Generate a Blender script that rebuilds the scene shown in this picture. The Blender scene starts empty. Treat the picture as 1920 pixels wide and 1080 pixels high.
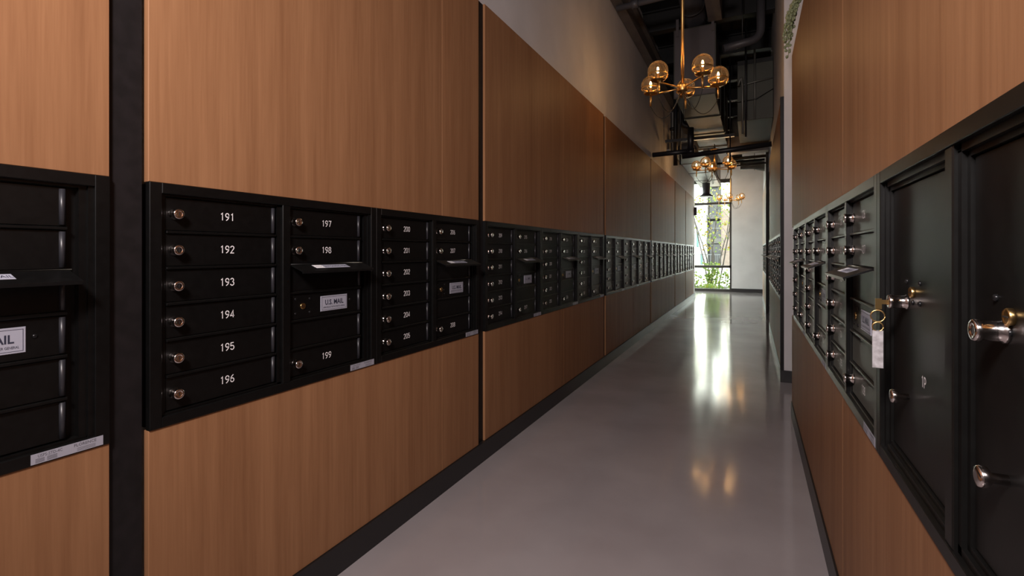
import bpy, math, random
from mathutils import Vector, Matrix
random.seed(7)
SC = bpy.context.scene
COL = SC.collection
PI = math.pi

# ------------------------------------------------------------------ camera
CZ = 1.105
PSI = math.atan(450 / 919.0)
cam_d = bpy.data.cameras.new('camera')
cam = bpy.data.objects.new('camera', cam_d)
COL.objects.link(cam)
cam.location = (0, 0, CZ)
cam.rotation_euler = (PI / 2, 0, PSI)
cam_d.sensor_width = 36
cam_d.lens = 36 * 919 / 1920.0
cam_d.shift_y = -67 / 1920.0
cam_d.clip_start = 0.02
cam_d.clip_end = 300
SC.camera = cam

# ------------------------------------------------------------------ world, lights, exposure
w = bpy.data.worlds.new('sky')
SC.world = w
w.use_nodes = True
nt = w.node_tree
bg = nt.nodes['Background']
bg.inputs[0].default_value = (0.96, 1.0, 0.93, 1)
bg.inputs[1].default_value = 11.0


def area(name, loc, target, size, energy, color):
    d = bpy.data.lights.new(name, 'AREA')
    d.shape = 'RECTANGLE'
    d.size, d.size_y = size
    d.energy = energy
    d.color = color
    o = bpy.data.objects.new(name, d)
    COL.objects.link(o)
    o.location = loc
    o.rotation_euler = (Vector(target) - Vector(loc)).to_track_quat('-Z', 'Y').to_euler()
    return o


# the photographer's lamp beside the tripod and an unseen fill light added behind it
area('flash_lamp', (-0.32, -0.45, 2.05), (-0.55, 2.6, 1.35), (0.3, 0.3), 60, (1.0, 0.905, 0.885))
area('back_fill_light', (-0.5, -2.6, 3.6), (-0.5, 0.5, 0.6), (1.4, 1.4), 30, (1.0, 0.90, 0.88))
vs = SC.view_settings
vs.view_transform = 'Standard'
vs.look = 'None'
vs.gamma = 1
vs.use_curve_mapping = False
vs.exposure = 0.0
SC.cycles.max_bounces = 10
SC.cycles.transparent_max_bounces = 16
SC.cycles.sample_clamp_indirect = 6
SC.cycles.use_denoising = True


# ------------------------------------------------------------------ materials
def mat(name, color, rough=0.5, metal=0.0, spec=0.5, emit=None, strength=0.0):
    m = bpy.data.materials.new(name)
    m.use_nodes = True
    b = m.node_tree.nodes['Principled BSDF']
    b.inputs['Base Color'].default_value = (*color, 1)
    b.inputs['Roughness'].default_value = rough
    b.inputs['Metallic'].default_value = metal
    b.inputs['Specular IOR Level'].default_value = spec
    if emit:
        b.inputs['Emission Color'].default_value = (*emit, 1)
        b.inputs['Emission Strength'].default_value = strength
    return m


def nodes(m):
    t = m.node_tree
    return t, t.nodes, t.links, t.nodes['Principled BSDF']


def noise_on(m, c1, c2, scale, stretch=(1, 1, 1), detail=4, bump=0.0, rough=None, lo=0.35, hi=0.65, bscale=None):
    """colour between c1 and c2 by a stretched noise in world position; optional fine bump"""
    t, N, L, b = nodes(m)
    g = N.new('ShaderNodeNewGeometry')
    mp = N.new('ShaderNodeMapping')
    mp.inputs['Scale'].default_value = stretch
    L.new(g.outputs['Position'], mp.inputs['Vector'])
    n = N.new('ShaderNodeTexNoise')
    n.inputs['Scale'].default_value = scale
    n.inputs['Detail'].default_value = detail
    L.new(mp.outputs[0], n.inputs['Vector'])
    r = N.new('ShaderNodeValToRGB')
    r.color_ramp.elements[0].position = lo
    r.color_ramp.elements[1].position = hi
    r.color_ramp.elements[0].color = (*c1, 1)
    r.color_ramp.elements[1].color = (*c2, 1)
    L.new(n.outputs['Fac'], r.inputs[0])
    L.new(r.outputs[0], b.inputs['Base Color'])
    if rough:
        mr = N.new('ShaderNodeMapRange')
        mr.inputs['To Min'].default_value, mr.inputs['To Max'].default_value = rough
        L.new(n.outputs['Fac'], mr.inputs['Value'])
        L.new(mr.outputs[0], b.inputs['Roughness'])
    if bump:
        n2 = n
        if bscale:
            n2 = N.new('ShaderNodeTexNoise')
            n2.inputs['Scale'].default_value = bscale
            L.new(mp.outputs[0], n2.inputs['Vector'])
        bp = N.new('ShaderNodeBump')
        bp.inputs['Strength'].default_value = bump
        bp.inputs['Distance'].default_value = 0.002
        L.new(n2.outputs['Fac'], bp.inputs['Height'])
        L.new(bp.outputs[0], b.inputs['Normal'])
    return m


def wood_mat():
    m = mat('wood_veneer', (0.33, 0.16, 0.08), 0.5, spec=0.12)
    t, N, L, b = nodes(m)
    g = N.new('ShaderNodeNewGeometry')
    oi = N.new('ShaderNodeObjectInfo')
    add = N.new('ShaderNodeVectorMath')
    add.operation = 'MULTIPLY_ADD'
    comb = N.new('ShaderNodeCombineXYZ')
    for i in range(3):
        L.new(oi.outputs['Random'], comb.inputs[i])
    L.new(comb.outputs[0], add.inputs[0])
    add.inputs[1].default_value = (0.0, 37.0, 11.0)
    L.new(g.outputs['Position'], add.inputs[2])

    def nz(stretch, scale, detail):
        mp = N.new('ShaderNodeMapping')
        mp.inputs['Scale'].default_value = stretch
        L.new(add.outputs[0], mp.inputs['Vector'])
        n = N.new('ShaderNodeTexNoise')
        n.inputs['Scale'].default_value = scale
        n.inputs['Detail'].default_value = detail
        n.inputs['Roughness'].default_value = 0.62
        L.new(mp.outputs[0], n.inputs['Vector'])
        return n
    broad = nz((1, 1, 0.06), 7.0, 4)
    fine = nz((1, 1, 0.035), 120.0, 3)
    mid = nz((1, 1, 0.03), 34.0, 3)
    m1 = N.new('ShaderNodeMath'); m1.operation = 'MULTIPLY'; m1.inputs[1].default_value = 0.45
    m2 = N.new('ShaderNodeMath'); m2.operation = 'MULTIPLY_ADD'; m2.inputs[1].default_value = 0.25
    m3 = N.new('ShaderNodeMath'); m3.operation = 'MULTIPLY_ADD'; m3.inputs[1].default_value = 0.30
    L.new(broad.outputs['Fac'], m1.inputs[0])
    L.new(fine.outputs['Fac'], m2.inputs[0]); L.new(m1.outputs[0], m2.inputs[2])
    L.new(mid.outputs['Fac'], m3.inputs[0]); L.new(m2.outputs[0], m3.inputs[2])
    r = N.new('ShaderNodeValToRGB')
    e = r.color_ramp.elements
    e[0].position, e[0].color = 0.36, (0.216, 0.100, 0.047, 1)
    e[1].position, e[1].color = 0.64, (0.325, 0.164, 0.081, 1)
    L.new(m3.outputs[0], r.inputs[0])
    hs = N.new('ShaderNodeHueSaturation')
    mr = N.new('ShaderNodeMapRange')
    mr.inputs['To Min'].default_value, mr.inputs['To Max'].default_value = 0.93, 1.06
    L.new(oi.outputs['Random'], mr.inputs['Value'])
    L.new(mr.outputs[0], hs.inputs['Value'])
    L.new(r.outputs[0], hs.inputs['Color'])
    L.new(hs.outputs[0], b.inputs['Base Color'])
    bp = N.new('ShaderNodeBump')
    bp.inputs['Strength'].default_value = 0.12
    bp.inputs['Distance'].default_value = 0.001
    L.new(fine.outputs['Fac'], bp.inputs['Height'])
    L.new(bp.outputs[0], b.inputs['Normal'])
    return m


def glass_mat(name, tint, ior, gloss_rough=0.02, haze=None, amount=0.0):
    m = bpy.data.materials.new(name)
    m.use_nodes = True
    t = m.node_tree
    N, L = t.nodes, t.links
    N.remove(N['Principled BSDF'])
    tr = N.new('ShaderNodeBsdfTransparent'); tr.inputs[0].default_value = (*tint, 1)
    gl = N.new('ShaderNodeBsdfGlossy'); gl.inputs['Roughness'].default_value = gloss_rough
    fr = N.new('ShaderNodeFresnel'); fr.inputs[0].default_value = ior
    mx = N.new('ShaderNodeMixShader')
    L.new(fr.outputs[0], mx.inputs[0]); L.new(tr.outputs[0], mx.inputs[1]); L.new(gl.outputs[0], mx.inputs[2])
    out = mx
    if haze:
        hz = N.new('ShaderNodeBsdfTranslucent'); hz.inputs[0].default_value = (*haze, 1)
        out = N.new('ShaderNodeMixShader'); out.inputs[0].default_value = amount
        L.new(mx.outputs[0], out.inputs[1]); L.new(hz.outputs[0], out.inputs[2])
    L.new(out.outputs[0], N['Material Output'].inputs[0])
    return m


M = {}
M['wood'] = wood_mat()
M['white'] = noise_on(mat('white_paint', (0.62, 0.60, 0.60), 0.55), (0.60, 0.575, 0.58), (0.66, 0.635, 0.64), 3, bump=0.05, bscale=160)
M['floor'] = noise_on(mat('sealed_concrete', (0.3, 0.28, 0.28), 0.16, spec=0.42), (0.305, 0.272, 0.278), (0.352, 0.318, 0.324), 2.3, detail=6,
                      rough=(0.09, 0.14), bump=0.02, bscale=5.0)
M['black_trim'] = noise_on(mat('black_trim', (0.010, 0.009, 0.010), 0.5, spec=0.25), (0.008, 0.007, 0.0075), (0.012, 0.010, 0.011), 30, bump=0.05, bscale=300)
M['base'] = mat('black_vinyl_base', (0.013, 0.012, 0.013), 0.38)
M['box'] = noise_on(mat('black_powder_coat', (0.004, 0.004, 0.004), 0.36, spec=0.32), (0.0026, 0.0026, 0.0027), (0.0038, 0.0038, 0.0039), 60, bump=0.015, bscale=700)
_b = M['box'].node_tree.nodes['Principled BSDF'].inputs
_b['Sheen Weight'].default_value = 0.11
_b['Sheen Roughness'].default_value = 0.22
_b['Sheen Tint'].default_value = (1.0, 0.95, 0.80, 1)
M['chrome'] = mat('chrome', (0.78, 0.72, 0.70), 0.16, 1.0)
M['locker'] = noise_on(mat('black_locker_coat', (0.005, 0.005, 0.005), 0.36, spec=0.35), (0.0040, 0.0038, 0.0036), (0.0055, 0.0053, 0.0050), 40, bump=0.01, bscale=500)
M['hinge'] = mat('black_hinge', (0.022, 0.022, 0.027), 0.38)
M['brass_lock'] = mat('brass_lock', (0.72, 0.48, 0.20), 0.28, 1.0)
M['ink'] = mat('white_ink', (0.85, 0.83, 0.85), 0.5)
M['plaque'] = mat('silver_plaque', (0.36, 0.365, 0.44), 0.42)
M['plaque_ink'] = mat('plaque_ink', (0.025, 0.027, 0.05), 0.5)
M['sticker'] = mat('silver_sticker', (0.33, 0.33, 0.39), 0.5)
M['grey_ink'] = mat('grey_ink', (0.10, 0.10, 0.12), 0.5)
M['screw'] = mat('black_screw', (0.02, 0.02, 0.022), 0.25, 0.6)
M['hole'] = mat('key_slot', (0.01, 0.01, 0.01), 0.6)
M['tag'] = noise_on(mat('clear_tag', (0.4, 0.38, 0.4), 0.3), (0.30, 0.28, 0.29), (0.48, 0.46, 0.48), 90)
M['brass'] = mat('brushed_brass', (0.60, 0.36, 0.13), 0.34, 1.0)
M['globe'] = glass_mat('amber_globe_glass', (1.0, 0.93, 0.84), 1.28, haze=(1.0, 0.78, 0.60), amount=0.022)
M['pane'] = glass_mat('window_glass', (0.95, 0.98, 0.97), 1.3)
M['bulb'] = mat('glowing_bulb', (1, 0.7, 0.35), 0.4, emit=(1.0, 0.60, 0.24), strength=60)
M['cord'] = mat('black_cord', (0.012, 0.011, 0.010), 0.5)
M['deck'] = noise_on(mat('black_ceiling_paint', (0.010, 0.010, 0.011), 0.6), (0.008, 0.008, 0.009), (0.013, 0.013, 0.014), 2)
M['duct'] = noise_on(mat('painted_duct', (0.06, 0.052, 0.057), 0.5), (0.055, 0.047, 0.052), (0.066, 0.057, 0.062), 2)
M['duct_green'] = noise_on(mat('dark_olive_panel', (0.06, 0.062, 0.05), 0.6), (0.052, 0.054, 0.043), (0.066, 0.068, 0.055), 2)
M['duct_shaded'] = noise_on(mat('olive_shaded_underside', (0.026, 0.026, 0.021), 0.55), (0.023, 0.023, 0.018), (0.029, 0.029, 0.024), 2)  # olive of the duct's underside, darkened so the colour carries its shade
M['galv'] = noise_on(mat('galvanised_duct', (0.20, 0.19, 0.18), 0.45, 0.3), (0.16, 0.155, 0.145), (0.24, 0.23, 0.21), 4)
M['steel'] = noise_on(mat('primed_steel', (0.11, 0.095, 0.09), 0.5), (0.095, 0.08, 0.075), (0.125, 0.107, 0.10), 6)
M['pipe_black'] = mat('black_pipe', (0.012, 0.012, 0.015), 0.4)
M['pipe_grey'] = mat('dark_grey_pipe', (0.060, 0.058, 0.066), 0.45)
M['conduit'] = mat('conduit', (0.16, 0.16, 0.145), 0.45, 0.4)
M['bronze'] = mat('dark_bronze_frame', (0.030, 0.026, 0.023), 0.4)
M['facade'] = noise_on(mat('pale_stucco', (0.75, 0.73, 0.70), 0.8), (0.72, 0.70, 0.67), (0.80, 0.78, 0.75), 0.8)
M['dark_window'] = mat('dark_window', (0.012, 0.014, 0.017), 0.12)
M['slab'] = mat('balcony_concrete', (0.045, 0.044, 0.043), 0.8)
M['rail'] = mat('railing_grey', (0.05, 0.055, 0.06), 0.5)
M['teal'] = mat('teal_panel', (0.03, 0.085, 0.085), 0.5)
M['paving'] = noise_on(mat('pale_paving', (0.6, 0.58, 0.55), 0.8), (0.54, 0.52, 0.49), (0.64, 0.62, 0.59), 1)
M['soil'] = noise_on(mat('planting_bed', (0.07, 0.06, 0.04), 0.9), (0.02, 0.018, 0.012), (0.035, 0.04, 0.015), 6)
M['bark'] = noise_on(mat('bark', (0.05, 0.04, 0.034), 0.8), (0.035, 0.029, 0.025), (0.065, 0.055, 0.048), 14)


def leaf_mat(name, c, tl=0.4):
    m = mat(name, c, 0.5)
    t, N, L, b = nodes(m)
    ts = N.new('ShaderNodeBsdfTranslucent'); ts.inputs[0].default_value = (*c, 1)
    mx = N.new('ShaderNodeMixShader'); mx.inputs[0].default_value = tl
    L.new(b.outputs[0], mx.inputs[1]); L.new(ts.outputs[0], mx.inputs[2])
    L.new(mx.outputs[0], N['Material Output'].inputs[0])
    return m


M['leaf_yellow'] = leaf_mat('yellow_leaf', (0.17, 0.125, 0.010))
M['leaf_green'] = leaf_mat('green_leaf', (0.10, 0.16, 0.028))
M['leaf_lime'] = leaf_mat('lime_leaf', (0.16, 0.19, 0.022))
M['bead'] = leaf_mat('succulent_leaf', (0.30, 0.32, 0.17), 0.15)
M['pot'] = mat('grey_pot', (0.2, 0.2, 0.2), 0.6)


def brick_mat():
    m = mat('tan_brick', (0.5, 0.4, 0.32), 0.8)
    t, N, L, b = nodes(m)
    tc = N.new('ShaderNodeNewGeometry')
    mp = N.new('ShaderNodeMapping')
    mp.inputs['Rotation'].default_value = (PI / 2, 0, 0)
    L.new(tc.outputs['Position'], mp.inputs[0])
    br = N.new('ShaderNodeTexBrick')
    br.inputs['Color1'].default_value = (0.095, 0.068, 0.055, 1)
    br.inputs['Color2'].default_value = (0.12, 0.09, 0.075, 1)
    br.inputs['Mortar'].default_value = (0.13, 0.115, 0.105, 1)
    br.inputs['Scale'].default_value = 3.5
    L.new(mp.outputs[0], br.inputs[0])
    L.new(br.outputs[0], b.inputs['Base Color'])
    return m


M['brick'] = brick_mat()


# ------------------------------------------------------------------ mesh builder
class MB:
    def __init__(s):
        s.v, s.f, s.m, s.s, s.mats = [], [], [], [], []

    def mi(s, name):
        if name not in s.mats:
            s.mats.append(name)
        return s.mats.index(name)

    def add(s, vs, fs, mt, smooth=False, tf=None):
        b = len(s.v)
        s.v += [tuple(tf @ Vector(p)) if tf else tuple(p) for p in vs]
        k = s.mi(mt)
        for f in fs:
            s.f.append(tuple(b + i for i in f)); s.m.append(k); s.s.append(smooth)
        return s

    def box(s, a, b, mt, c=0.0, tf=None):
        """box from a to b; c chamfers the edges of the front (-y) face"""
        x0, y0, z0 = a; x1, y1, z1 = b
        P = [(x0, y1, z0), (x1, y1, z0), (x1, y1, z1), (x0, y1, z1),
             (x0, y0 + c, z0), (x1, y0 + c, z0), (x1, y0 + c, z1), (x0, y0 + c, z1)]
        F = [(1, 0, 3, 2), (0, 1, 5, 4), (1, 2, 6, 5), (2, 3, 7, 6), (3, 0, 4, 7)]
        if c:
            P += [(x0 + c, y0, z0 + c), (x1 - c, y0, z0 + c), (x1 - c, y0, z1 - c), (x0 + c, y0, z1 - c)]
            F += [(8, 9, 10, 11), (4, 5, 9, 8), (5, 6, 10, 9), (6, 7, 11, 10), (7, 4, 8, 11)]
        else:
            F.append((4, 5, 6, 7))
        return s.add(P, F, mt, tf=tf)

    def lathe(s, prof, mt, n=16, tf=None, smooth=True, caps=True):
        """profile of (radius, height) turned about z"""
        P, F = [], []
        for r, h in prof:
            for k in range(n):
                a = 2 * PI * k / n
                P.append((r * math.cos(a), r * math.sin(a), h))
        for i in range(len(prof) - 1):
            for k in range(n):
                F.append((i * n + k, i * n + (k + 1) % n, (i + 1) * n + (k + 1) % n, (i + 1) * n + k))
        s.add(P, F, mt, smooth, tf)
        if caps:
            b = len(s.v) - len(P)
            kk = s.mi(mt)
            s.f.append(tuple(b + k for k in reversed(range(n)))); s.m.append(kk); s.s.append(False)
            e = b + (len(prof) - 1) * n
            s.f.append(tuple(e + k for k in range(n))); s.m.append(kk); s.s.append(False)
        return s

    def tube(s, pts, r, mt, n=8):
        pts = [Vector(p) for p in pts]
        rs = r if isinstance(r, (list, tuple)) else [r] * len(pts)
        P, F = [], []
        d0 = (pts[1] - pts[0]).normalized()
        up = Vector((0, 0, 1)) if abs(d0.z) < 0.9 else Vector((1, 0, 0))
        u = d0.cross(up).normalized()
        for i, p in enumerate(pts):
            d = (pts[min(i + 1, len(pts) - 1)] - pts[max(i - 1, 0)]).normalized()
            u = (u - d * u.dot(d)).normalized()
            q = d.cross(u)
            for k in range(n):
                a = 2 * PI * k / n
                P.append(p + (u * math.cos(a) + q * math.sin(a)) * rs[i])
        for i in range(len(pts) - 1):
            for k in range(n):
                F.append((i * n + k, i * n + (k + 1) % n, (i + 1) * n + (k + 1) % n, (i + 1) * n + k))
        s.add(P, F, mt, True)
        b = len(s.v) - len(P)
        kk = s.mi(mt)
        s.f.append(tuple(b + k for k in reversed(range(n)))); s.m.append(kk); s.s.append(False)
        s.f.append(tuple(b + len(P) - n + k for k in range(n))); s.m.append(kk); s.s.append(False)
        return s

    def sphere(s, c, r, mt, n=16, m=10, sz=1.0):
        P, F = [], []
        for i in range(m + 1):
            t = PI * i / m
            for k in range(n):
                a = 2 * PI * k / n
                P.append((c[0] + r * math.sin(t) * math.cos(a), c[1] + r * math.sin(t) * math.sin(a), c[2] - r * sz * math.cos(t)))
        for i in range(m):
            for k in range(n):
                F.append((i * n + k, i * n + (k + 1) % n, (i + 1) * n + (k + 1) % n, (i + 1) * n + k))
        return s.add(P, F, mt, True)

    def text(s, body, size, mt, tf, wscale=1.0, bold=0.0):
        V, F = glyphs(body, bold)
        return s.add([(x * size * wscale, y * size, 0) for x, y in V], F, mt, tf=tf)

    def mesh(s, name):
        me = bpy.data.meshes.new(name)
        me.from_pydata(s.v, [], s.f)
        for k in s.mats:
            me.materials.append(M[k])
        me.polygons.foreach_set('material_index', s.m)
        me.polygons.foreach_set('use_smooth', s.s)
        me.update()
        return me

    def build(s, name, parent=None, loc=(0, 0, 0)):
        return obj(name, s.mesh(name), parent, loc)


_gl = {}


def glyphs(body, bold=0.0):
    """flat outline of a line of lettering, centred, cap height about 0.7"""
    key = (body, bold)
    if key not in _gl:
        c = bpy.data.curves.new('lettering', 'FONT')
        c.body = body
        c.align_x = 'CENTER'
        c.resolution_u = 2
        c.offset = bold
        o = bpy.data.objects.new('lettering', c)
        me = bpy.data.meshes.new_from_object(o)
        ys = [v.co.y for v in me.vertices]
        mid = (min(ys) + max(ys)) / 2 if ys else 0
        _gl[key] = ([(v.co.x, v.co.y - mid) for v in me.vertices], [tuple(p.vertices) for p in me.polygons])
        bpy.data.objects.remove(o)
        bpy.data.curves.remove(c)
        bpy.data.meshes.remove(me)
    return _gl[key]


def obj(name, me, parent=None, loc=(0, 0, 0), rot=(0, 0, 0)):
    o = bpy.data.objects.new(name, me)
    COL.objects.link(o)
    o.location = loc
    o.rotation_euler = rot
    if parent:
        o.parent = parent
    return o


def tag(o, label, cat, group=None):
    o['label'] = label
    o['category'] = cat
    if group:
        o['group'] = group
    return o


def thing(name, label, cat, loc=(0, 0, 0), rz=0.0, group=None):
    return tag(obj(name, None, None, loc, (0, 0, rz)), label, cat, group)


def struct(name, mb):
    o = mb.build(name)
    o['kind'] = 'structure'
    return o


def wbox(mb, x0, x1, y0, y1, z0, z1, mt):
    return mb.box((x0, y0, z0), (x1, y1, z1), mt)


FRONT = Matrix.Rotation(PI / 2, 4, 'X')          # lettering stands upright and faces -y


def front(x, y, z):
    return Matrix.Translation((x, y, z)) @ FRONT


# ------------------------------------------------------------------ the setting
XL, XR = -1.28, 0.242          # faces of the veneer on the two sides
ZB, ZT, ZW = 0.682, 1.2726, 2.43   # mailbox bottom, mailbox top, veneer top
CEIL = 4.25

struct('floor', wbox(MB(), -2.9, 2.7, -4.1, 15.0, -0.1, 0.0, 'floor'))
struct('wall_left', wbox(wbox(wbox(MB(), -1.5, -1.335, -4.0, 13.0, 0, ZW, 'white'), -1.5, -1.297, -4.0, 13.0, ZW, CEIL, 'white'),
                         -1.335, -1.285, 12.70, 13.0, 0, ZW, 'white'))
WL = bpy.data.objects['wall_left']
WR = struct('wall_right', wbox(MB(), 0.295, 0.62, -2.6, 3.79, 0, ZW - 0.003, 'white'))
WM = struct('wall_right.001', wbox(wbox(wbox(MB(), 0.285, 0.75, 4.83, 7.99, 0, ZW, 'white'), 0.245, 0.75, 4.77, 7.99, ZW, CEIL, 'white'),
                                   0.245, 0.75, 4.77, 4.83, 0, ZW, 'white'))
WF = struct('wall_right.002', wbox(wbox(MB(), 0.285, 0.75, 9.10, 12.95, 0, ZW, 'white'), 0.245, 0.75, 9.10, 12.95, ZW, 3.3, 'white'))
struct('wall_end', wbox(wbox(MB(), -0.51, 2.7, 14.93, 15.1, 0, CEIL, 'white'), -2.9, -0.51, 14.93, 15.1, 3.16, CEIL, 'white'))
struct('wall_back', wbox(MB(), -1.5, 2.7, -4.1, -4.0, 0, CEIL, 'white'))
struct('wall_side', wbox(MB(), 2.6, 2.7, -4.0, 14.93, 0, CEIL, 'white'))
struct('wall_return', wbox(wbox(MB(), -2.9, -1.5, 12.88, 13.0, 0, CEIL, 'white'), -2.9, -2.8, 13.0, 14.93, 3.16, CEIL, 'white'))

ce = struct('ceiling', wbox(MB(), -2.9, 2.7, -4.1, 15.1, CEIL, CEIL + 0.1, 'deck'))
jm = wbox(wbox(wbox(MB(), -1.5, 2.6, -0.012, 0.012, -0.26, 0, 'deck'), -1.5, 2.6, -0.06, 0.06, -0.275, -0.26, 'deck'), -1.5, 2.6, -0.06, 0.06, -0.015, 0, 'deck').mesh('joist')
for k in range(12):
    obj('joist', jm, ce, (0, 0.6 + 1.2 * k, CEIL))

struct('baseboard_left', wbox(wbox(MB(), -1.335, -1.272, -4.0, 12.70, 0, 0.10, 'base'), -1.29, -1.27, 12.70, 13.0, 0, 0.10, 'base'))
struct('baseboard_right', wbox(MB(), 0.236, 0.295, -2.6, 3.805, 0, 0.10, 'base'))
struct('baseboard_right.001', wbox(wbox(MB(), 0.222, 0.285, 4.83, 7.99, 0, 0.10, 'base'), 0.216, 0.75, 4.75, 4.77, 0, 0.10, 'base'))
struct('baseboard_right.002', wbox(wbox(MB(), 0.222, 0.285, 9.10, 12.95, 0, 0.10, 'base'), 0.205, 0.75, 9.04, 9.10, 0, 0.10, 'base'))
struct('baseboard_end', wbox(MB(), -0.51, 2.6, 14.91, 14.93, 0, 0.10, 'base'))

struct('trim_1', wbox(MB(), 0.218, 0.245, 4.77, 4.83, 0.10, ZW + 0.004, 'black_trim'))
struct('trim_2', wbox(MB(), 0.205, 0.245, 9.04, 9.10, 0.10, 2.9, 'black_trim'))


def sheet(parent, x, sgn, y0, y1, z0, z1):
    """one sheet of veneered panelling, 18 mm thick, its face at x looking along sgn"""
    if y1 - y0 < 0.02:
        return
    t = 0.018
    c = 0.0012
    L_, H = y1 - y0, z1 - z0
    mb = MB().box((0, 0, 0), (L_, t, H), 'wood', c)
    o = mb.build('wood_panel', parent)
    o.location = (x, y0 if sgn > 0 else y1, z0)
    o.rotation_euler = (0, 0, PI / 2 if sgn > 0 else -PI / 2)
    return o


def bay(parent, x, sgn, y0, y1, first=None, from_far=False):
    """veneer above and below a run of mailboxes, cut into 1.22 m sheets"""
    cuts = [y0]
    if from_far:
        cuts = [y1]
        y = y1 - (first or 1.22)
        while y > y0 + 0.05:
            cuts.append(y); y -= 1.22
        cuts.append(y0)
        cuts.reverse()
    else:
        y = y0 + (first or 1.22)
        while y < y1 - 0.05:
            cuts.append(y); y += 1.22
        cuts.append(y1)
    g = 0.0009
    for i in range(len(cuts) - 1):
        a = cuts[i] + (g if i else 0)
        b = cuts[i + 1] - (g if i < len(cuts) - 2 else 0)
        sheet(parent, x, sgn, a, b, 0.101, ZB)
        sheet(parent, x, sgn, a, b, ZT, ZW)


UW = 0.778
LEFT_BAYS = [(-0.972, 2), (0.662, 2), (2.285, 3), (4.689, 3), (7.093, 3), (9.497, 2), (11.123, 2)]
strip = wbox(MB(), -1.334, -1.292, 0, 0.07, 0.10, ZW - 0.002, 'black_trim').mesh('reveal_strip')
for y0, n in LEFT_BAYS:
    y1 = y0 + n * UW
    bay(WL, XL, 1, y0, y1)
    obj('reveal_strip', strip, WL, (0, y1, 0))
bay(WR, XR, -1, -2.0, 3.80, first=0.84, from_far=True)
bay(WM, 0.225, -1, 4.835, 7.985)
bay(WF, 0.225, -1, 9.105, 12.94)

# ------------------------------------------------------------------ mailbox units
H = 0.5906
FR = 0.0286                      # frame width top and bottom
P = 0.0889                       # one door slot
D1, D2 = (0.043, 0.350), (0.400, 0.706)


def mesh_frame():
    mb = MB()
    W, y0, y1, c = UW, -0.004, 0.012, 0.0012
    mb.box((0.0006, y0, 0), (0.028, y1, H), 'box', c)
    mb.box((W - 0.028, y0, 0), (W - 0.0006, y1, H), 'box', c)
    mb.box((0.028, y0, 0), (W - 0.028, y1, FR - 0.004), 'box', c)
    mb.box((0.028, y0, H - FR + 0.004), (W - 0.028, y1, H), 'box', c)
    mb.box((0.367, y0 + 0.001, FR - 0.004), (0.394, y1, H - FR + 0.004), 'box', c)       # centre post
    return mb


def mesh_body():
    mb = MB()
    W = UW
    mb.box((0.004, 0.026, 0.004), (W - 0.004, 0.045, H - 0.004), 'box')
    mb.box((0.0279, 0.004, FR - 0.004), (0.036, 0.03, H - FR + 0.004), 'box')            # stepped jambs
    mb.box((0.036, 0.010, FR - 0.004), (0.0425, 0.03, H - FR + 0.004), 'box')
    mb.box((W - 0.038, 0.003, FR - 0.004), (W - 0.028, 0.03, H - FR + 0.004), 'box')
    mb.box((W - 0.052, 0.009, FR - 0.004), (W - 0.038, 0.03, H - FR + 0.004), 'box')
    mb.box((0.354, 0.006, FR - 0.004), (0.367, 0.03, H - FR + 0.004), 'box')
    mb.box((0.394, 0.008, FR - 0.004), (0.3995, 0.03, H - FR + 0.004), 'box')
    mb.box((0.036, 0.006, H - FR - 0.001), (W - 0.04, 0.03, H - FR + 0.0039), 'box')
    mb.box((0.036, 0.006, FR - 0.0039), (W - 0.04, 0.03, FR + 0.001), 'box')
    return mb


def mesh_ledge(w):
    return MB().box((0, 0.0045, -0.003), (w, 0.028, 0.003), 'box', 0.001)


def mesh_door(w):
    return MB().box((0, 0.0115, 0.0038), (w, 0.0255, P - 0.0038), 'box', 0.0015).tube([(w - 0.007, 0.0112, 0.007), (w - 0.007, 0.0112, P - 0.007)], 0.0055, 'hinge', 10)


def mesh_lock():
    tf = Matrix.Rotation(PI / 2, 4, 'X')
    mb = MB().lathe([(0.0135, 0), (0.0135, 0.003), (0.0115, 0.004), (0.0115, 0.018), (0.0128, 0.0185), (0.0128, 0.0225), (0.0115, 0.024), (0.007, 0.024), (0.0066, 0.0232)],
                    'chrome', 20, tf)
    mb.box((-0.0009, -0.0236, -0.0042), (0.0009, -0.0230, 0.0042), 'hole')
    return mb


def mesh_flap(w):
    mb = MB()
    a = Matrix.Rotation(math.radians(20), 4, 'X')
    tf = Matrix.Translation((0, 0.004, 0)) @ a
    mb.box((0, -0.060, -0.002), (w, 0.0, 0.002), 'box', 0.0006, tf)
    mb.box((0, -0.062, -0.006), (w, -0.059, 0.002), 'box', 0.0004, tf)
    mb.tube([tf @ Vector((-0.004, 0, 0)), tf @ Vector((w + 0.004, 0, 0))], 0.0035, 'box', 8)
    return mb


def mesh_flap_label():
    a = Matrix.Rotation(math.radians(20), 4, 'X')
    tf = Matrix.Translation((0, 0.004, 0)) @ a
    mb = MB().box((0, -0.040, 0.002), (0.145, -0.014, 0.0024), 'plaque', tf=tf)
    mb.box((0.001, -0.039, 0.0024), (0.036, -0.015, 0.0026), 'ink', tf=tf)
    mb.text('OUTGOING MAIL', 0.0165, 'plaque_ink', tf @ Matrix.Translation((0.091, -0.027, 0.0028)), 0.82)
    mb.text('NOTICE', 0.007, 'plaque_ink', tf @ Matrix.Translation((0.0185, -0.027, 0.0029)))
    return mb


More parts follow.
